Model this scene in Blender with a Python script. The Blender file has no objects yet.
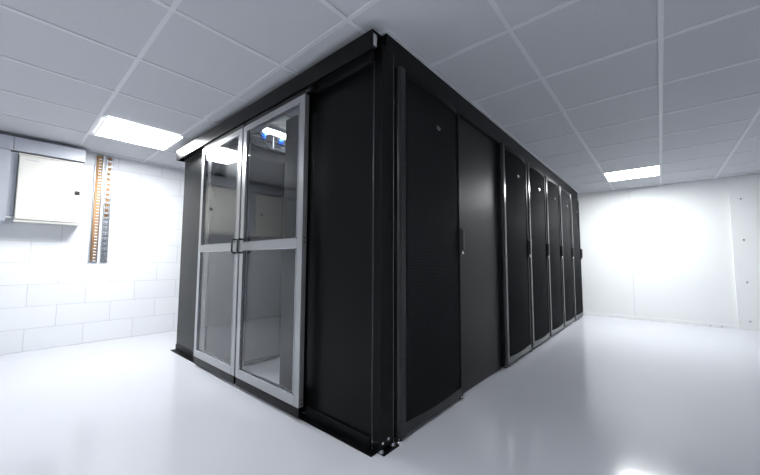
import bpy, bmesh, math, random
from mathutils import Vector, Matrix
random.seed(4)
sc = bpy.context.scene
COL = sc.collection
PI = math.pi
CEIL = 2.12

# ------------------------------------------------------------------ materials
def new_mat(name):
    m = bpy.data.materials.new(name); m.use_nodes = True
    nt = m.node_tree
    return m, nt, nt.nodes['Principled BSDF']

def mat(name, col, rough=.5, metal=0., spec=.5, coat=0., coat_r=.1, noise=0., nscale=20., bump=0., bscale=200., rvar=0.):
    m, nt, b = new_mat(name)
    b.inputs['Base Color'].default_value = (*col, 1)
    b.inputs['Roughness'].default_value = rough
    b.inputs['Metallic'].default_value = metal
    b.inputs['Specular IOR Level'].default_value = spec
    b.inputs['Coat Weight'].default_value = coat
    b.inputs['Coat Roughness'].default_value = coat_r
    tc = nt.nodes.new('ShaderNodeTexCoord')
    if noise:
        n = nt.nodes.new('ShaderNodeTexNoise'); n.inputs['Scale'].default_value = nscale; n.inputs['Detail'].default_value = 4
        nt.links.new(tc.outputs['Object'], n.inputs['Vector'])
        mx = nt.nodes.new('ShaderNodeMix'); mx.data_type = 'RGBA'
        mx.inputs[6].default_value = (*[c*(1-noise) for c in col], 1)
        mx.inputs[7].default_value = (*[min(1, c*(1+noise)) for c in col], 1)
        nt.links.new(n.outputs['Fac'], mx.inputs[0]); nt.links.new(mx.outputs[2], b.inputs['Base Color'])
    if rvar:
        n2 = nt.nodes.new('ShaderNodeTexNoise'); n2.inputs['Scale'].default_value = 3; n2.inputs['Detail'].default_value = 5
        nt.links.new(tc.outputs['Object'], n2.inputs['Vector'])
        mr = nt.nodes.new('ShaderNodeMapRange'); mr.inputs['To Min'].default_value = rough-rvar; mr.inputs['To Max'].default_value = rough+rvar
        nt.links.new(n2.outputs['Fac'], mr.inputs['Value']); nt.links.new(mr.outputs['Result'], b.inputs['Roughness'])
    if bump:
        n3 = nt.nodes.new('ShaderNodeTexNoise'); n3.inputs['Scale'].default_value = bscale; n3.inputs['Detail'].default_value = 3
        nt.links.new(tc.outputs['Object'], n3.inputs['Vector'])
        bp = nt.nodes.new('ShaderNodeBump'); bp.inputs['Strength'].default_value = bump; bp.inputs['Distance'].default_value = .002
        nt.links.new(n3.outputs['Fac'], bp.inputs['Height']); nt.links.new(bp.outputs['Normal'], b.inputs['Normal'])
    return m

M = {}
M['black'] = mat('black_powder_coat', (.004, .0044, .0048), .36, spec=.13, noise=.12, nscale=6, rvar=.04)
M['black_gloss'] = mat('black_satin_panel', (.003, .0035, .0037), .30, spec=.15, noise=.1, nscale=3, rvar=.04)
M['blank'] = mat('black_textured_panel', (.006, .0068, .007), .42, spec=.2, noise=.08, nscale=3)
M['dark'] = mat('dark_recess', (.006, .006, .007), .6)
M['edge'] = mat('charcoal_door_frame', (.014, .0145, .0155), .22, spec=.6, metal=.25, noise=.05)
M['alu'] = mat('brushed_aluminium', (.42, .425, .43), .34, metal=.8, noise=.04, nscale=60, rvar=.04)
M['alu_edge'] = mat('aluminium_edge', (.50, .51, .53), .25, metal=.9, noise=.03)
M['post_highlight'] = mat('black_edge_highlight', (.10, .102, .108), .3, metal=.6, noise=.08)  # paler tone puts the post's edge highlights into the colour
M['slot'] = mat('dull_grey_slot', (.10, .105, .11), .5, noise=.05)
M['screw'] = mat('zinc_screw', (.7, .7, .72), .25, metal=1, noise=.05)
M['steel'] = mat('galvanised_steel', (.46, .48, .52), .38, metal=.75, noise=.12, nscale=25, rvar=.05)
M['trunk'] = mat('grey_trunking', (.44, .46, .51), .42, metal=.25, noise=.04, nscale=12)
M['cream'] = mat('cream_enamel', (.66, .655, .61), .35, coat=.3, noise=.015, nscale=8)
M['orange'] = mat('orange_cable_sheath', (.55, .32, .15), .42, noise=.15, nscale=40)
M['plastic_white'] = mat('white_plastic', (.82, .83, .85), .35, noise=.01)
M['plastic_blue'] = mat('blue_plastic', (.06, .22, .9), .3, noise=.05)
M['plastic_black'] = mat('black_plastic', (.012, .012, .013), .3, noise=.05)
M['rubber'] = mat('black_rubber_cable', (.01, .01, .011), .5, noise=.05)
M['tee'] = mat('white_ceiling_tee', (.70, .71, .735), .4, noise=.01)
M['paint'] = mat('white_wall_paint', (.875, .895, .885), .42, noise=.015, nscale=3, bump=.05, bscale=60)
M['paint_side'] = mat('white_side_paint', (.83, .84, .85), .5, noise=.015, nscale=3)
M['badge'] = mat('silver_badge', (.22, .225, .235), .25, metal=.85, noise=.03)
M['ledpanel_frame'] = mat('white_panel_frame', (.85, .86, .88), .4, noise=.01)

def mat_tile():
    m, nt, b = new_mat('mineral_ceiling_tile')
    tc = nt.nodes.new('ShaderNodeTexCoord')
    n = nt.nodes.new('ShaderNodeTexNoise'); n.inputs['Scale'].default_value = 260; n.inputs['Detail'].default_value = 3
    nt.links.new(tc.outputs['Object'], n.inputs['Vector'])
    r = nt.nodes.new('ShaderNodeValToRGB')
    r.color_ramp.elements[0].position = .35; r.color_ramp.elements[0].color = (.56, .57, .60, 1)
    r.color_ramp.elements[1].position = .6; r.color_ramp.elements[1].color = (.61, .62, .65, 1)
    nt.links.new(n.outputs['Fac'], r.inputs[0]); nt.links.new(r.outputs[0], b.inputs['Base Color'])
    b.inputs['Roughness'].default_value = .85
    bp = nt.nodes.new('ShaderNodeBump'); bp.inputs['Strength'].default_value = .15; bp.inputs['Distance'].default_value = .001
    nt.links.new(n.outputs['Fac'], bp.inputs['Height']); nt.links.new(bp.outputs['Normal'], b.inputs['Normal'])
    return m
M['tile'] = mat_tile()

def mat_block():
    # painted blockwork in the Y-Z plane, courses 0.22 high, blocks 0.44 long
    m, nt, b = new_mat('painted_blockwork')
    tc = nt.nodes.new('ShaderNodeTexCoord')
    sp = nt.nodes.new('ShaderNodeSeparateXYZ'); cb = nt.nodes.new('ShaderNodeCombineXYZ')
    nt.links.new(tc.outputs['Object'], sp.inputs[0])
    ad = nt.nodes.new('ShaderNodeMath'); ad.operation = 'ADD'; ad.inputs[1].default_value = 44*.44 - .40
    nt.links.new(sp.outputs['Y'], ad.inputs[0])
    nt.links.new(ad.outputs[0], cb.inputs['X']); nt.links.new(sp.outputs['Z'], cb.inputs['Y'])
    br = nt.nodes.new('ShaderNodeTexBrick')
    br.inputs['Scale'].default_value = 1; br.inputs['Brick Width'].default_value = .44; br.inputs['Row Height'].default_value = .22
    br.inputs['Mortar Size'].default_value = .0035; br.inputs['Mortar Smooth'].default_value = .5
    br.offset = .5; br.offset_frequency = 2
    br.inputs['Color1'].default_value = (.83, .85, .87, 1); br.inputs['Color2'].default_value = (.86, .875, .89, 1)
    br.inputs['Mortar'].default_value = (.67, .685, .71, 1)
    nt.links.new(cb.outputs[0], br.inputs['Vector']); nt.links.new(br.outputs['Color'], b.inputs['Base Color'])
    n = nt.nodes.new('ShaderNodeTexNoise'); n.inputs['Scale'].default_value = 90; n.inputs['Detail'].default_value = 4
    nt.links.new(tc.outputs['Object'], n.inputs['Vector'])
    mu = nt.nodes.new('ShaderNodeMath'); mu.operation = 'MULTIPLY_ADD'; mu.inputs[1].default_value = .12
    iv = nt.nodes.new('ShaderNodeMath'); iv.operation = 'SUBTRACT'; iv.inputs[0].default_value = 1
    nt.links.new(br.outputs['Fac'], iv.inputs[1]); nt.links.new(n.outputs['Fac'], mu.inputs[0]); nt.links.new(iv.outputs[0], mu.inputs[2])
    bp = nt.nodes.new('ShaderNodeBump'); bp.inputs['Strength'].default_value = .6; bp.inputs['Distance'].default_value = .004
    nt.links.new(mu.outputs[0], bp.inputs['Height']); nt.links.new(bp.outputs['Normal'], b.inputs['Normal'])
    b.inputs['Roughness'].default_value = .5
    return m
M['block'] = mat_block()

def mat_floor():
    m, nt, b = new_mat('glossy_epoxy_floor')
    tc = nt.nodes.new('ShaderNodeTexCoord')
    n = nt.nodes.new('ShaderNodeTexNoise'); n.inputs['Scale'].default_value = 1.3; n.inputs['Detail'].default_value = 5
    nt.links.new(tc.outputs['Object'], n.inputs['Vector'])
    r = nt.nodes.new('ShaderNodeValToRGB')
    r.color_ramp.elements[0].color = (.62, .635, .675, 1); r.color_ramp.elements[1].color = (.655, .67, .71, 1)
    nt.links.new(n.outputs['Fac'], r.inputs[0]); nt.links.new(r.outputs[0], b.inputs['Base Color'])
    b.inputs['Roughness'].default_value = .13
    b.inputs['Specular IOR Level'].default_value = .5
    n2 = nt.nodes.new('ShaderNodeTexNoise'); n2.inputs['Scale'].default_value = 5; n2.inputs['Detail'].default_value = 2
    nt.links.new(tc.outputs['Object'], n2.inputs['Vector'])
    bp = nt.nodes.new('ShaderNodeBump'); bp.inputs['Strength'].default_value = .12; bp.inputs['Distance'].default_value = .004
    nt.links.new(n2.outputs['Fac'], bp.inputs['Height']); nt.links.new(bp.outputs['Normal'], b.inputs['Normal'])
    return m
M['floor'] = mat_floor()

def mat_glass():
    m = bpy.data.materials.new('clear_door_glass'); m.use_nodes = True
    nt = m.node_tree; nt.nodes.clear()
    out = nt.nodes.new('ShaderNodeOutputMaterial'); mx = nt.nodes.new('ShaderNodeMixShader')
    tr = nt.nodes.new('ShaderNodeBsdfTransparent'); tr.inputs[0].default_value = (.945, .955, .96, 1)
    gl = nt.nodes.new('ShaderNodeBsdfGlossy'); gl.inputs['Roughness'].default_value = .0; gl.inputs[0].default_value = (1, 1, 1, 1)
    fr = nt.nodes.new('ShaderNodeFresnel'); ge = nt.nodes.new('ShaderNodeNewGeometry')
    mr = nt.nodes.new('ShaderNodeMapRange'); mr.inputs['To Min'].default_value = 1.52; mr.inputs['To Max'].default_value = 1/1.52
    nt.links.new(ge.outputs['Backfacing'], mr.inputs['Value']); nt.links.new(mr.outputs[0], fr.inputs['IOR'])
    fm = nt.nodes.new('ShaderNodeMath'); fm.operation = 'MULTIPLY'; fm.inputs[1].default_value = .78
    nt.links.new(fr.outputs[0], fm.inputs[0]); nt.links.new(fm.outputs[0], mx.inputs[0]); nt.links.new(tr.outputs[0], mx.inputs[1]); nt.links.new(gl.outputs[0], mx.inputs[2])
    nt.links.new(mx.outputs[0], out.inputs[0])
    return m
M['glass'] = mat_glass()

def mat_mesh():
    # perforated steel sheet: fine staggered holes
    m, nt, b = new_mat('perforated_black_steel')
    tc = nt.nodes.new('ShaderNodeTexCoord'); sp = nt.nodes.new('ShaderNodeSeparateXYZ')
    nt.links.new(tc.outputs['Object'], sp.inputs[0])
    cb = nt.nodes.new('ShaderNodeCombineXYZ')
    nt.links.new(sp.outputs['Y'], cb.inputs['X']); nt.links.new(sp.outputs['Z'], cb.inputs['Y'])
    v = nt.nodes.new('ShaderNodeTexVoronoi'); v.voronoi_dimensions = '2D'; v.inputs['Scale'].default_value = 125; v.inputs['Randomness'].default_value = 0
    nt.links.new(cb.outputs[0], v.inputs['Vector'])
    r = nt.nodes.new('ShaderNodeValToRGB')
    r.color_ramp.elements[0].position = .30; r.color_ramp.elements[0].color = (.005, .005, .005, 1)
    r.color_ramp.elements[1].position = .38; r.color_ramp.elements[1].color = (.031, .032, .034, 1)
    nt.links.new(v.outputs['Distance'], r.inputs[0]); nt.links.new(r.outputs[0], b.inputs['Base Color'])
    sp2 = nt.nodes.new('ShaderNodeMapRange'); sp2.inputs['From Min'].default_value = .3; sp2.inputs['From Max'].default_value = .38
    sp2.inputs['To Min'].default_value = 0; sp2.inputs['To Max'].default_value = .05
    nt.links.new(v.outputs['Distance'], sp2.inputs['Value']); nt.links.new(sp2.outputs[0], b.inputs['Specular IOR Level'])
    b.inputs['Roughness'].default_value = .72
    return m
M['mesh'] = mat_mesh()

def emit(name, col, s):
    m = bpy.data.materials.new(name); m.use_nodes = True
    nt = m.node_tree; nt.nodes.clear()
    o = nt.nodes.new('ShaderNodeOutputMaterial'); e = nt.nodes.new('ShaderNodeEmission')
    e.inputs[0].default_value = (*col, 1); e.inputs[1].default_value = s
    nt.links.new(e.outputs[0], o.inputs[0]); return m
M['led'] = emit('lit_led_diffuser', (.955, .975, 1.0), 52)
M['led_batten'] = emit('lit_batten_diffuser', (.95, .975, 1.0), 20)

# ------------------------------------------------------------------ mesh helpers
class MB:
    def __init__(s): s.bm = bmesh.new(); s.mats = []
    def _mi(s, m):
        if m is None: return 0
        if m not in s.mats: s.mats.append(m)
        return s.mats.index(m)
    def box(s, x0, x1, y0, y1, z0, z1, bev=0., m=None, seg=2):
        r = bmesh.ops.create_cube(s.bm, size=1)
        vs = r['verts']
        for v in vs:
            v.co = Vector(((x0+x1)/2+v.co.x*(x1-x0), (y0+y1)/2+v.co.y*(y1-y0), (z0+z1)/2+v.co.z*(z1-z0)))
        fs = set(f for v in vs for f in v.link_faces)
        if bev:
            es = list(set(e for v in vs for e in v.link_edges))
            rr = bmesh.ops.bevel(s.bm, geom=es, offset=bev, segments=seg, profile=.5, affect='EDGES')
            fs = set(f for f in fs if f.is_valid) | set(rr['faces'])
        k = s._mi(m)
        for f in fs:
            if f.is_valid: f.material_index = k
        return s
    def cyl(s, p0, p1, r, n=16, m=None, r2=None, caps=True):
        p0 = Vector(p0); p1 = Vector(p1); d = p1-p0
        q = d.to_track_quat('Z', 'Y').to_matrix().to_4x4(); q.translation = (p0+p1)/2
        rr = bmesh.ops.create_cone(s.bm, cap_ends=caps, segments=n, radius1=r, radius2=r if r2 is None else r2, depth=d.length, matrix=q)
        k = s._mi(m)
        for f in set(f for v in rr['verts'] for f in v.link_faces): f.material_index = k; f.smooth = len(f.verts) == 4
        return s
    def tube(s, pts, r, n=8, m=None):
        pts = [Vector(p) for p in pts]; rings = []
        for i, p in enumerate(pts):
            t = (pts[min(i+1, len(pts)-1)]-pts[max(i-1, 0)]).normalized()
            a = t.cross(Vector((0.13, .21, 1))).normalized(); b = t.cross(a)
            rings.append([s.bm.verts.new(p+r*(a*math.cos(2*PI*j/n)+b*math.sin(2*PI*j/n))) for j in range(n)])
        k = s._mi(m)
        for i in range(len(rings)-1):
            for j in range(n):
                f = s.bm.faces.new((rings[i][j], rings[i][(j+1) % n], rings[i+1][(j+1) % n], rings[i+1][j])); f.smooth = True; f.material_index = k
        for e in (rings[0][::-1], rings[-1]): f = s.bm.faces.new(e); f.material_index = k
        return s
    def prism(s, prof, z0, z1, m=None, smooth=False):
        # prof: closed list of (x,y), extruded along z
        a = [s.bm.verts.new((x, y, z0)) for x, y in prof]; b = [s.bm.verts.new((x, y, z1)) for x, y in prof]
        n = len(prof); k = s._mi(m)
        for i in range(n):
            f = s.bm.faces.new((a[i], a[(i+1) % n], b[(i+1) % n], b[i])); f.material_index = k; f.smooth = smooth
        for e in (a[::-1], b): f = s.bm.faces.new(e); f.material_index = k
        return s
    def build(s, name, m=None, parent=None, loc=None):
        bmesh.ops.recalc_face_normals(s.bm, faces=s.bm.faces[:])
        me = bpy.data.meshes.new(name); s.bm.to_mesh(me); s.bm.free()
        if s.mats:
            for q in s.mats: me.materials.append(q)
        else: me.materials.append(m)
        o = bpy.data.objects.new(name, me); COL.objects.link(o)
        if parent: o.parent = parent
        if loc: o.location = loc
        return o

def tag(o, label, cat, group=None):
    o['label'] = label; o['category'] = cat
    if group: o['group'] = group
    return o
def thing(name, label, cat, loc=(0, 0, 0), rz=0, group=None):
    o = bpy.data.objects.new(name, None); COL.objects.link(o)
    o.empty_display_size = .1; o.location = loc; o.rotation_euler.z = rz
    return tag(o, label, cat, group)
def struct(o): o['kind'] = 'structure'; return o
def copy_tree(o, parent=None):
    c = o.copy(); COL.objects.link(c); c.parent = parent
    for ch in [x for x in bpy.data.objects if x.parent == o]: copy_tree(ch, c)
    return c
def text_mesh(s, size):
    cu = bpy.data.curves.new('t', 'FONT'); cu.body = s; cu.size = size; cu.align_x = 'CENTER'; cu.align_y = 'CENTER'; cu.extrude = .0006
    o = bpy.data.objects.new('t', cu); COL.objects.link(o)
    dg = bpy.context.evaluated_depsgraph_get(); me = bpy.data.meshes.new_from_object(o.evaluated_get(dg))
    bpy.data.objects.remove(o); bpy.data.curves.remove(cu); return me

# ------------------------------------------------------------------ room shell
XL, XR, YB, YF = -4.83, 3.2, 6.71, -2.6
T = .12
struct(MB().box(XL-T, XR+T, YF-T, YB+T, -.1, 0).build('floor', M['floor']))
struct(MB().box(XL-T, XL, YF, YB, 0, CEIL+.05).build('wall_left', M['block']))
b = MB().box(XL-T, XR+T, YB, YB+T, 0, CEIL+.05)
struct(b.build('wall_back', M['paint']))
struct(MB().box(XR, XR+T, YF, YB, 0, CEIL+.05).build('wall_right', M['paint_side']))
struct(MB().box(XL-T, XR+T, YF-T, YF, 0, CEIL+.05).build('wall_front', M['paint_side']))
struct(MB().box(XL-T, XR+T, YF-T, YB+T, CEIL+.006, CEIL+.05).build('ceiling', M['tile']))
# suspended grid tees
GX = [-.543+.597*k for k in range(-8, 7)]
GY = [.466+.6015*k for k in range(-6, 11)]
GX = [x for x in GX if XL+.05 < x < XR-.05]; GY = [y for y in GY if YF+.05 < y < YB-.05]
g = MB()
for x in GX: g.box(x-.012, x+.012, YF, YB, CEIL, CEIL+.007)
for y in GY: g.box(XL, XR, y-.0115, y+.0115, CEIL+.0004, CEIL+.007)
struct(g.build('trim_1', M['tee']))
# wall angle round the ceiling
g = MB()
g.box(XL, XL+.02, YF, YB, CEIL-.001, CEIL+.007).box(XR-.02, XR, YF, YB, CEIL-.001, CEIL+.007)
g.box(XL, XR, YB-.02, YB, CEIL-.001, CEIL+.007).box(XL, XR, YF, YF+.02, CEIL-.001, CEIL+.007)
g.box(-1.048, -1.028, 1.262, 6.50, CEIL-.002, CEIL+.007).box(-1.10, -1.034, 1.242, 1.262, CEIL-.002, CEIL+.007)
struct(g.build('trim_2', M['tee']))
# boxed-in column and board joints of the back wall
g = MB()
g.box(.775, 1.035, YB-.03, YB, 0, CEIL, .0005, M['paint'])
for z in (1.80, 1.225, .645, .115): g.cyl((.885, YB-.036, z), (.885, YB-.029, z), .011, 12, M['screw'])
g.box(1.035, 1.7, YB-.022, YB, 0, CEIL, .002, M['paint'])
struct(g.build('trim_3'))
g = MB()
g.box(-.3515, -.3485, YB-.0012, YB+.001, 0, CEIL)
struct(g.build('trim_4', M['trunk']))
struct(MB().box(-1.3, .755, YB-.012, YB, 0, .045, .003).build('baseboard_back', M['paint']))
# tiny floor anchors at the skirting
for x, lab in ((.50, 'tiny grey anchor stub at the skirting, nearer the rack row'), (.61, 'tiny grey anchor stub at the skirting, nearer the boxed column')):
    tag(MB().cyl((0, 0, 0), (0, 0, .018), .009, 10).cyl((0, 0, .018), (0, 0, .024), .006, 10).build('floor_anchor', M['steel'], loc=(x, YB-.035, 0)), lab, 'anchor', 'floor anchors by the back wall')

# ------------------------------------------------------------------ ceiling lights
def led(x0, y0, label):
    t = thing('ceiling_light', label, 'ceiling light', (x0, y0, CEIL), 0, 'square ceiling light panels')
    w, d = .595, .595
    f = MB()
    for a in ((-w/2, w/2, -d/2, -d/2+.014), (-w/2, w/2, d/2-.014, d/2), (-w/2, -w/2+.014, -d/2, d/2), (w/2-.014, w/2, -d/2, d/2)):
        f.box(a[0], a[1], a[2], a[3], -.006, .0)
    f.build('frame', M['ledpanel_frame'], t)
    MB().box(-w/2+.012, w/2-.012, -d/2+.012, d/2-.012, -.004, -.001).build('diffuser', M['led'], t)
    return t
led(-3.78, .80, 'bright square ceiling light panel above the white block wall')
led(-.245, 5.58, 'bright square ceiling light panel near the white back wall')
led(-.245, -1.0, 'bright square ceiling light panel behind the viewpoint')

# ------------------------------------------------------------------ server racks
RW, RD, RH = .725, 1.03, 1.965
def plan_arc(y0, y1, xe, bulge, n=14):
    return [(xe+bulge*4*t*(1-t), y0+(y1-y0)*t) for t in [i/n for i in range(n+1)]]
def make_rack():
    # local: front plane x=0 looking +x, width along y 0..RW, floor z=0
    t = thing('server_rack', '', 'server rack')
    b = MB(); z0 = .02
    b.box(-RD, -.012, .004, .016, z0, RH, .002)
    b.box(-RD, -.012, RW-.016, RW-.004, z0, RH, .002)
    b.box(-RD, -.012, .004, RW-.004, RH-.02, RH, .002)
    b.box(-RD, -.012, .004, RW-.004, z0, z0+.02, .002)
    b.box(-.05, -.004, .004, .05, z0, RH, .003); b.box(-.05, -.004, RW-.05, RW-.004, z0, RH, .003)
    b.box(-.05, -.004, .05, RW-.05, RH-.05, RH, .003); b.box(-.05, -.004, .05, RW-.05, z0, .09, .003)
    b.build('cabinet_shell', M['black'], t)
    # equipment faces: dark blanking panels with U divisions
    e = MB(); u = .04445; z = .12
    for k in range(40):
        e.box(-.16, -.12, .12, RW-.12, z+k*u+.001, z+(k+1)*u-.001, .001)
    e.build('blanking_panels', M['dark'], t)
    # rear frame with two perforated mounting rails
    r = MB()
    r.box(-RD, -RD+.03, .016, .06, z0+.02, RH-.02, .002, M['black']); r.box(-RD, -RD+.03, RW-.06, RW-.016, z0+.02, RH-.02, .002, M['black'])
    r.box(-RD+.02, -RD+.03, .06, RW-.06, z0+.02, RH-.02, 0, M['dark'])
    for yy in (.225,):
        r.box(-RD+.004, -RD+.02, yy, yy+.06, .1, RH-.1, .002, M['edge'])
        for k in range(38):
            r.box(-RD+.001, -RD+.006, yy+.018, yy+.042, .13+k*.045, .13+k*.045+.018, 0, M['slot'])
    r.build('rear_rails', None, t)
    for (fx, fy) in ((.018, .03), (.018, RW-.022), (-RD+.06, .04), (-RD+.06, RW-.04)):
        MB().cyl((fx, fy, .0), (fx, fy, .008), .017, 16).cyl((fx, fy, .008), (fx, fy, .03), .007, 12).build('levelling_foot', M['screw'] if fx > -.1 else M['black'], t)
    # door: rounded hinge stile, top and bottom rails, slim lock stile
    dz0, dz1 = .028, RH
    d = MB()
    R = .020; X = .042
    st = [(0, .006), (X-R, .006)]+[(X-R+R*math.sin(a), .006+R-R*math.cos(a)) for a in [PI/2*i/6 for i in range(1, 7)]]+[(X, .060), (X-.004, .066), (X-.012, .068), (0, .068)]
    d.prism(st, dz0, dz1, M['edge'], False)
    # lock stile
    R2 = .012; X2 = .034
    st = [(0, RW-.006), (0, RW-.045), (X2-.006, RW-.045), (X2, RW-.040)]+[(X2-R2+R2*math.cos(a), RW-.006-R2+R2*math.sin(a)) for a in [PI/2*i/5 for i in range(0, 6)]]
    d.prism(st, dz0, dz1, M['black'], False)
    d.box(0, .037, .062, RW-.042, dz0, dz0+.06, .003, M['black'])
    for (za, zb) in ((dz1-.035, dz1),):
        arc = plan_arc(.060, RW-.040, .030, .022)
        d.prism([(0, .06)]+arc+[(0, RW-.04)], za, zb, M['black'], False)
    door = d.build('door', None, t)
    a = plan_arc(.064, RW-.042, .026, .022); a2 = [(x-.003, y) for x, y in a][::-1]
    p = MB().prism(a+a2, dz0+.058, dz1-.03, None, False)
    pm = p.build('mesh_panel', M['mesh'], door)
    for f in pm.data.polygons:
        if len(f.vertices) == 4: f.use_smooth = True
    # badge
    by, bz = RW-.335, dz1-.23
    bx = .026+.022*4*((by-.064)/(RW-.106))*(1-(by-.064)/(RW-.106))
    g = MB(); n = 24
    prof = [(.026*math.cos(2*PI*i/n), .014*math.sin(2*PI*i/n)) for i in range(n)]
    g.prism(prof, 0, .005)
    bo = g.build('badge', M['badge'], door)
    me = bo.data
    rot = Matrix(((0, 0, 1), (1, 0, 0), (0, 1, 0)))
    for v in me.vertices: v.co = rot @ v.co
    tm = text_mesh('APC', .018)
    bm = bmesh.new(); bm.from_mesh(me); n0 = len(bm.faces); bm.from_mesh(tm); bm.faces.ensure_lookup_table(); bm.verts.ensure_lookup_table()
    me.materials.append(M['plastic_black'])
    tv = set(v for f in bm.faces[n0:] for v in f.verts)
    for v in tv: v.co = rot @ v.co + Vector((.0052, 0, 0))
    for f in bm.faces[n0:]: f.material_index = 1
    bm.to_mesh(me); bm.free()
    bo.location = (bx-.001, by, bz)
    # handle with keyed lock
    h = MB(); hy = RW-.026
    h.box(.032, .046, hy-.016, hy+.016, .955, 1.135, .005, M['plastic_black'])
    h.box(.044, .060, hy-.011, hy+.011, .985, 1.13, .006, M['plastic_black'])
    h.cyl((.044, hy, .970), (.053, hy, .970), .009, 14, M['screw'])
    h.build('handle', None, door)
    # hinges
    for zz in (.25, 1.0, 1.75):
        MB().cyl((.006, .004, zz-.03), (.006, .004, zz+.03), .0045, 10).build('hinge', M['black'], door)
    return t

XF = -1.06
rack0 = make_rack()
ry = [1.33, 2.83]+[2.83+RW*k for k in range(1, 5)]
right_labels = [
 'black server rack with perforated door at the near corner of the enclosure',
 'black server rack just past the plain blank panel, first of the far run of five',
 'black server rack second past the plain blank panel on the right side',
 'black server rack in the middle of the far run of five on the right side',
 'black server rack next to last toward the white back wall',
 'black server rack at the far end of the right side, nearest the white back wall']
for i, y in enumerate(ry):
    o = rack0 if i == 0 else copy_tree(rack0)
    o.location = (XF, y, 0); o['label'] = right_labels[i]; o['group'] = 'server racks along the right side of the enclosure'
    if i: 
        pass
# row on the far side of the aisle, backs to the aisle
LXF = -3.765
left_labels = [
 'black server rack inside the enclosure, nearest the glass doors across the aisle',
 'black server rack inside the enclosure, second from the glass doors across the aisle']
for i in range(2):
    o = copy_tree(rack0); o.location = (LXF, 1.30+RW*(i+1), 0); o.rotation_euler.z = PI
    o['label'] = left_labels[i]; o['group'] = 'server racks across the aisle inside the enclosure'

# ------------------------------------------------------------------ enclosure
en = thing('aisle_enclosure', 'black metal aisle enclosure of panels, corner post and overhead fascia around the racks', 'enclosure', (XF, 1.2, 0))
OX, OY = XF, 1.2
def E(name, boxes, m, parent=en, sub=None):
    g = MB()
    for bx in boxes:
        c = list(bx); bev = c[6] if len(c) > 6 else .0015; mm = c[7] if len(c) > 7 else None
        g.box(c[0]-OX, c[1]-OX, c[2]-OY, c[3]-OY, c[4], c[5], bev, mm)
    return g.build(name, m, parent)
# front panels (folded sheet)
E('front_panel', [(-3.82, -3.13, 1.222, 1.24, .012, 1.975), (-3.82, -3.802, 1.222, 1.262, .012, 1.975)], M['black_gloss'])
E('front_panel', [(-1.665, -1.0945, 1.222, 1.24, .012, 1.975), (-1.665, -1.65, 1.205, 1.24, .012, 1.975)], M['black_gloss'])
# corner post, its thin pale lips painting the bright edge highlights
post = E('corner_post', [(-1.094, XF+.018, 1.218, 1.316, .008, 2.035, .004, M['black']), (-1.0975, -1.092, 1.2135, 1.219, .02, 1.96, .002, M['post_highlight']), (XF+.015, XF+.0205, 1.3125, 1.3175, .02, 2.02, .002, M['post_highlight']), (-1.09, -1.088, 1.222, 1.25, .3, .4, 0, M['black'])], None)
E('gap_filler', [(-1.12, -1.075, 1.316, 1.335, .02, 2.0)], M['dark'])
# overhead fascia
E('fascia_panel', [(-1.10, XF+.012, 1.262, 2.052, 1.972, CEIL-.002, .001)], M['black'])
E('fascia_panel', [(-1.10, XF+.011, 2.055, 6.50, 1.972, CEIL-.002, .001)], M['black'])
E('header_panel', [(-3.83, -1.105, 1.245, 1.275, 1.965, CEIL-.002, .001)], M['black'])
E('end_panel', [(-1.10, XF, 6.49, 6.51, .01, 1.968, .001), (-3.78, -1.10, 6.49, 6.51, .01, CEIL-.01, .001)], M['black'])
E('side_panel', [(-3.835, -3.822, 1.262, 6.445, .012, CEIL-.004, .001)], M['black'])
# blanking panel between the first rack and the far run
E('blanking_panel', [(-1.10, XF-.004, 2.065, 2.825, .02, 1.945), (-1.10, XF-.010, 2.065, 2.825, 1.948, 1.971)], M['blank'])
E('base_rail', [(-1.10, XF-.012, 2.065, 2.825, .0, .018)], M['dark'])
# sliding track housing, hollow channel with open end
g = MB()
hx0, hx1 = -3.822-OX, -1.036-OX
hy0, hy1 = 1.137-OY, 1.216-OY
hz0, hz1 = 1.961, 2.067
g.box(hx0, hx1, hy0, hy0+.003, hz0, hz1, .001, M['black_gloss'])
g.box(hx0, hx1, hy0, hy1, hz1-.003, hz1, .001, M['black'])
g.box(hx0, hx1, hy0, hy0+.014, hz0, hz0+.003, .001, M['black'])
g.box(hx0, hx0+.003, hy0, hy1, hz0, hz1, .001, M['black'])
th = g.build('track_housing', None, en)
MB().box(hx1-.06, hx1-.004, hy0+.012, hy0+.040, hz0+.03, hz1-.012, .003).build('track_rail_end', M['screw'], th)
MB().box(hx0+.04, hx1-.06, hy1-.02, hy1+.03, hz0-.005, hz0+.10, .001).build('track_back_plate', M['dark'], en)
# end stop brackets
E('end_stop', [(-1.600, -1.55, 1.155, 1.2, 1.935, 1.975, .004)], M['plastic_black'])
g = MB(); g.cyl((-1.590-OX, 1.152-OY, 1.946), (-1.590-OX, 1.156-OY, 1.946), .006, 12); g.build('screw', M['screw'], en)
# floor flanges with upturn
E('floor_flange', [(-3.80, -2.95, 1.163, 1.224, 0, .006, .001), (-3.82, -3.1, 1.214, 1.222, 0, .055, .001)], M['black'])
E('floor_flange', [(-1.66, -1.06, 1.172, 1.224, 0, .006, .001), (-1.615, -1.104, 1.210, 1.222, 0, .06, .001)], M['black'])
E('floor_flange', [(-1.06, -1.018, 1.215, 1.335, 0, .006, .001)], M['black'])
for (x, y) in ((-1.043, 1.225), (-1.040, 1.312)):
    MB().cyl((x-OX, y-OY, .006), (x-OX, y-OY, .009), .013, 16, M['steel']).cyl((x-OX, y-OY, .009), (x-OX, y-OY, .017), .0085, 6, M['steel']).build('floor_bolt', None, en)
for (x, y, z) in ((XF+.018, 1.232, .045), (XF+.018, 1.275, .05)):
    MB().cyl((x-OX, y-OY, z), (x-OX+.004, y-OY, z), .006, 12).build('screw', M['screw'], en)

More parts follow.
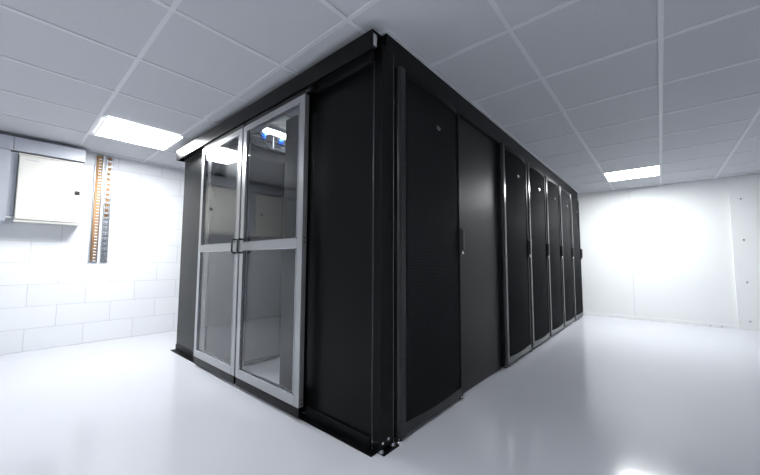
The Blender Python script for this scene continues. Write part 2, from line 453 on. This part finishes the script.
# ------------------------------------------------------------------ glass doors
def sliding_door(x0, x1, label, handle_side):
    t = thing('sliding_door', label, 'sliding door', (x0, 1.140, 0), 0, 'aluminium framed glass doors')
    w = x1-x0; z0, z1 = .077, 1.924; D = .034; sw = .052
    f = MB()
    f.box(0, sw, 0, D, z0, z1, .003); f.box(w-sw, w, 0, D, z0, z1, .003)
    f.box(sw, w-sw, 0, D, z1-.045, z1, .003); f.box(sw, w-sw, 0, D, z0, z0+.062, .003)
    f.box(sw, w-sw, 0, D, .988, 1.042, .003)
    fr = f.build('frame', M['alu'], t)
    # thin glazing beads
    bd = MB()
    for (a, c) in ((.137, .988), (1.042, 1.880)):
        bd.box(sw, sw+.006, -.002, .012, a, c, 0); bd.box(w-sw-.006, w-sw, -.002, .012, a, c, 0)
        bd.box(sw, w-sw, -.002, .012, c-.006, c, 0); bd.box(sw, w-sw, -.002, .012, a, a+.006, 0)
    bd.build('glazing_bead', M['alu_edge'], fr)
    for k, (a, c) in enumerate(((.137, .988), (1.042, 1.880))):
        MB().box(sw-.004, w-sw+.004, .007, .012, a-.004, c+.004).build('glass_pane', M['glass'], t)
        gk = MB()
        gk.box(sw, sw+.010, .013, .020, a, c); gk.box(w-sw-.010, w-sw, .013, .020, a, c)
        gk.build('gasket', M['plastic_black'], fr)
    MB().box(.004, w-.004, .004, D-.006, .018, z0, .002).build('kick_plate', M['black_gloss'], t)
    MB().box(.0, w, .012, D-.006, z1, 1.975, .001).build('hanger_rail', M['dark'], t)
    hx = sw*.95 if handle_side < 0 else w-sw*.35
    h = MB(); za, zb = .968, 1.066; o = -.040
    pts = [(hx, .0, zb), (hx, o+.012, zb), (hx, o+.004, zb-.003), (hx, o, zb-.012), (hx, o, za+.012), (hx, o+.004, za+.003), (hx, o+.012, za), (hx, 0, za)]
    h.tube(pts, .007, 10); h.build('handle', M['plastic_black'], t)
    if handle_side < 0:
        for zz in (1.022, 1.048, .12, .095):
            MB().cyl((w-.001, .018, zz), (w+.002, .018, zz), .0045, 10).build('screw', M['dark'], t)
    return t
sliding_door(-3.135, -2.375, 'aluminium framed glass sliding door on the left, next to the narrow grey end panel', 1)
sliding_door(-2.355, -1.588, 'aluminium framed glass sliding door on the right, next to the wide black panel', -1)

# ------------------------------------------------------------------ inside the aisle
t = thing('batten_light', 'bright slim batten light on the ceiling, seen through the right glass door', 'batten light', (-2.66, 1.9, CEIL))
MB().box(-.05, .05, -.42, .6, -.02, -.001, .003).build('housing', M['plastic_white'], t)
MB().box(-.035, .035, -.415, .595, -.036, -.02, .006).build('diffuser', M['led_batten'], t)
# wire basket tray over the far racks
TX0, TX1 = -3.02, -2.80
g = MB()
for z in (2.0, 2.03):
    for x in (TX0, TX1): g.cyl((x, 1.30, z), (x, 2.72, z), .0025, 6)
for k in range(4): g.cyl((TX0+.044*(k+1), 1.30, 2.0), (TX0+.044*(k+1), 2.72, 2.0), .0025, 6)
for k in range(29):
    y = 1.31+k*.05
    g.cyl((TX0, y, 2.0), (TX1, y, 2.0), .0025, 6); g.cyl((TX1, y, 2.0), (TX1, y, 2.042), .0025, 6); g.cyl((TX0, y, 2.0), (TX0, y, 2.042), .0025, 6)
for y in (1.38, 2.6):
    for x in (TX0+.02, TX1-.02): g.cyl((x, y, RH), (x, y, 2.0), .005, 8)
tag(g.build('cable_basket', M['steel']), 'thin wire cable basket above the racks behind the right glass door', 'cable tray')
tag(MB().cyl((-2.79, 1.648, RH), (-2.79, 1.648, CEIL), .006, 12).build('hanger_rod', M['plastic_white']), 'white vertical rod between the two blue sockets behind glass', 'rod')
for y, lab in ((1.53, 'blue industrial socket with white housing, left of the white rod'), (1.715, 'blue industrial socket with white housing, right of the white rod')):
    t = thing('power_socket', lab, 'socket', (-2.76, y, 2.055), 0, 'blue sockets hanging above the racks')
    MB().box(-.03, .03, -.032, .032, .030, .064, .006).build('housing', M['plastic_white'], t)
    MB().cyl((0, 0, .045), (.012, -.012, -.012), .024, 20).cyl((.012, -.012, -.012), (.014, -.014, -.020), .019, 20).build('socket_body', M['plastic_blue'], t)
    MB().cyl((.012, -.002, .02), (.044, -.030, .012), .016, 18).build('flap', M['plastic_blue'], t)
for pts, lab in (([(-2.77, 1.31, 2.045), (-2.77, 1.38, 2.055), (-2.765, 1.45, 2.07), (-2.76, 1.49, 2.09)], 'black cable leading up to the left blue socket'),
            ([(-2.77, 1.50, 2.09), (-2.79, 1.54, 2.05), (-2.80, 1.58, 2.01), (-2.80, 1.62, 1.99), (-2.83, 1.66, 1.975), (-2.9, 1.7, 1.972)], 'black cable sagging from the left blue socket toward the rod')):
    tag(MB().tube(pts, .007, 8).build('power_cable', M['rubber']), lab, 'cable', 'black cables by the blue sockets')

# ------------------------------------------------------------------ electrical gear on the block wall
def cabinet(y0, label, W=.468, ko=.056):
    t = thing('electrical_cabinet', label, 'electrical cabinet', (XL, y0, 1.275), 0, 'cream electrical cabinets on the block wall')
    H, D = .665, .185
    b = MB(); b.box(0, D, 0, W, .012, H-.012, .004); b.box(0, D+.012, -.004, W+.004, 0, .014, .003); b.box(0, D+.012, -.004, W+.004, H-.014, H, .003)
    b.build('body', M['cream'], t)
    d = MB(); d.box(D+.001, D+.019, .004, W-.004, .024, H-.026, .003)
    door = d.build('door', M['cream'], t)
    k = MB(); k.box(D+.018, D+.026, W-ko-.006, W-ko+.034, .315, .357, .002); k.build('lock', M['plastic_black'], door)
    MB().box(D+.018, D+.0205, .045, .135, H-.062, H-.056, 0).build('name_strip', M['trunk'], door)
    return t
cabinet(.048, 'cream metal electrical cabinet on the white block wall, next to the orange cable tray')
cabinet(-.715, 'cream metal electrical cabinet reflected in the right glass door, beyond the grey vertical trunking', .54, .11)

t = thing('cable_trunking', 'long grey horizontal cable trunking just under the ceiling above the cream cabinet', 'cable trunking', (XL, 0, 1.955))
MB().box(0, .198, .009, .522, 0, .135, .002).build('body', M['trunk'], t)
MB().box(0, .198, -.9, .006, 0, .135, .002).build('body', M['trunk'], t)
MB().box(.198, .2015, -.898, .003, .004, .131, .001).build('cover', M['trunk'], t)
MB().box(.198, .2015, .012, .520, .004, .131, .001).build('cover', M['trunk'], t)
MB().cyl((.2015, -.025, .02), (.205, -.025, .02), .007, 12).build('screw', M['steel'], t)
t = thing('vertical_trunking', 'grey vertical cable trunking at the left edge, beside the cream cabinet', 'cable trunking', (XL, -.16, 1.27))
MB().box(0, .195, 0, .150, 0, .683, .002).build('body', M['trunk'], t)
MB().box(.195, .199, -.002, .155, .003, .68, .001).build('cover', M['trunk'], t)
MB().cyl((.199, .135, .29), (.203, .135, .29), .007, 12).build('screw', M['steel'], t)
tag(MB().box(0, .15, 0, .052, 0, .62, .002).build('shaded_gap_plate', M['trunk'], loc=(XL, -.009, 1.33)), 'added grey plate for the shaded wall in the gap between vertical trunking and cream cabinet', 'shade plate')  # grey plate added to stand for the shaded wall in this gap
tag(MB().cyl((0, 0, 0), (0, .06, 0), .012, 12).build('conduit', M['plastic_white'], loc=(XL+.15, -.011, 1.315)), 'short white conduit joining the vertical trunking to the cream cabinet', 'conduit')
tag(MB().box(0, .06, 0, .07, 0, 1.27, .002).build('floor_conduit', M['trunk'], loc=(XL, -.16, 0)), 'slim grey trunking dropping to the floor below the vertical trunking', 'cable trunking')

def wall_tray(y0, w, label, z0, full):
    t = thing('cable_tray', label, 'cable tray', (XL, y0, z0), 0, 'perforated cable trays on the block wall')
    H = CEIL-.02-z0
    g = MB()
    g.box(.0, .004, 0, w, 0, H, 0); g.box(0, .036, 0, .003, 0, H, 0); g.box(0, .036, w-.003, w, 0, H, 0)
    g.build('channel', M['steel'], t)
    if full:
        for k in range(3):
            MB().cyl((.018, w*.5+(k-1)*.017, .02), (.018, w*.5+(k-1)*.017, H), .0095, 12).build('cable', M['orange'], t)
    else:
        for k in range(2):
            MB().cyl((.016, w*.5+(k-.5)*.016, H*.42), (.016, w*.5+(k-.5)*.016, H), .008, 12).build('cable', M['orange'], t)
    nr = int(H/(.034 if full else .060)); first = None
    for k in range(nr):
        zz = .014+k*(.034 if full else .060)
        if first is None:
            m = MB()
            if full: m.box(.0285, .031, w*.5-.006, w*.5+.020, 0, .011, 0, M['plastic_white'])
            else:
                m.box(.025, .028, .006, w-.006, 0, .022, 0, M['steel'])
                m.box(.0278, .0284, .012, .024, .006, .016, 0, M['slot']); m.box(.0278, .0284, w-.024, w-.012, .006, .016, 0, M['slot'])
            first = m.build('rung', None, t); first.location = (0, 0, zz)
        else:
            c = first.copy(); COL.objects.link(c); c.parent = t; c.location = (0, 0, zz)
    return t
wall_tray(.628, .068, 'perforated wall cable tray full of orange cable, right of the cream cabinet', .882, True)
wall_tray(.724, .058, 'narrow galvanised wall cable tray with orange only in its upper half', .886, False)

# ------------------------------------------------------------------ camera
cam = bpy.data.cameras.new('camera'); co = bpy.data.objects.new('camera', cam); COL.objects.link(co)
cam.sensor_width = 36; cam.sensor_fit = 'HORIZONTAL'; cam.lens = 324.76/760*36; cam.clip_start = .02; cam.clip_end = 60
yaw, pitch, roll = .711693, .0729564, .00412634
f = Vector((-math.sin(yaw)*math.cos(pitch), math.cos(yaw)*math.cos(pitch), math.sin(pitch)))
r = Vector((math.cos(yaw), math.sin(yaw), 0)); u = r.cross(f)
r2 = r*math.cos(roll)+u*math.sin(roll); u2 = -r*math.sin(roll)+u*math.cos(roll)
mw = Matrix((( r2.x, u2.x, -f.x, 0), (r2.y, u2.y, -f.y, 0), (r2.z, u2.z, -f.z, .91), (0, 0, 0, 1)))
co.matrix_world = mw
sc.camera = co

# ------------------------------------------------------------------ world and view
w = bpy.data.worlds.new('world'); sc.world = w; w.use_nodes = True
w.node_tree.nodes['Background'].inputs[0].default_value = (.5, .55, .6, 1); w.node_tree.nodes['Background'].inputs[1].default_value = .0
sc.view_settings.view_transform = 'Standard'; sc.view_settings.look = 'None'
sc.view_settings.gamma = 1; sc.view_settings.use_curve_mapping = False
sc.view_settings.exposure = 0.16
try:
    sc.cycles.use_denoising = True; sc.cycles.max_bounces = 12; sc.cycles.diffuse_bounces = 8; sc.cycles.glossy_bounces = 6
    sc.cycles.transparent_max_bounces = 16; sc.cycles.sample_clamp_indirect = 6
except Exception: pass
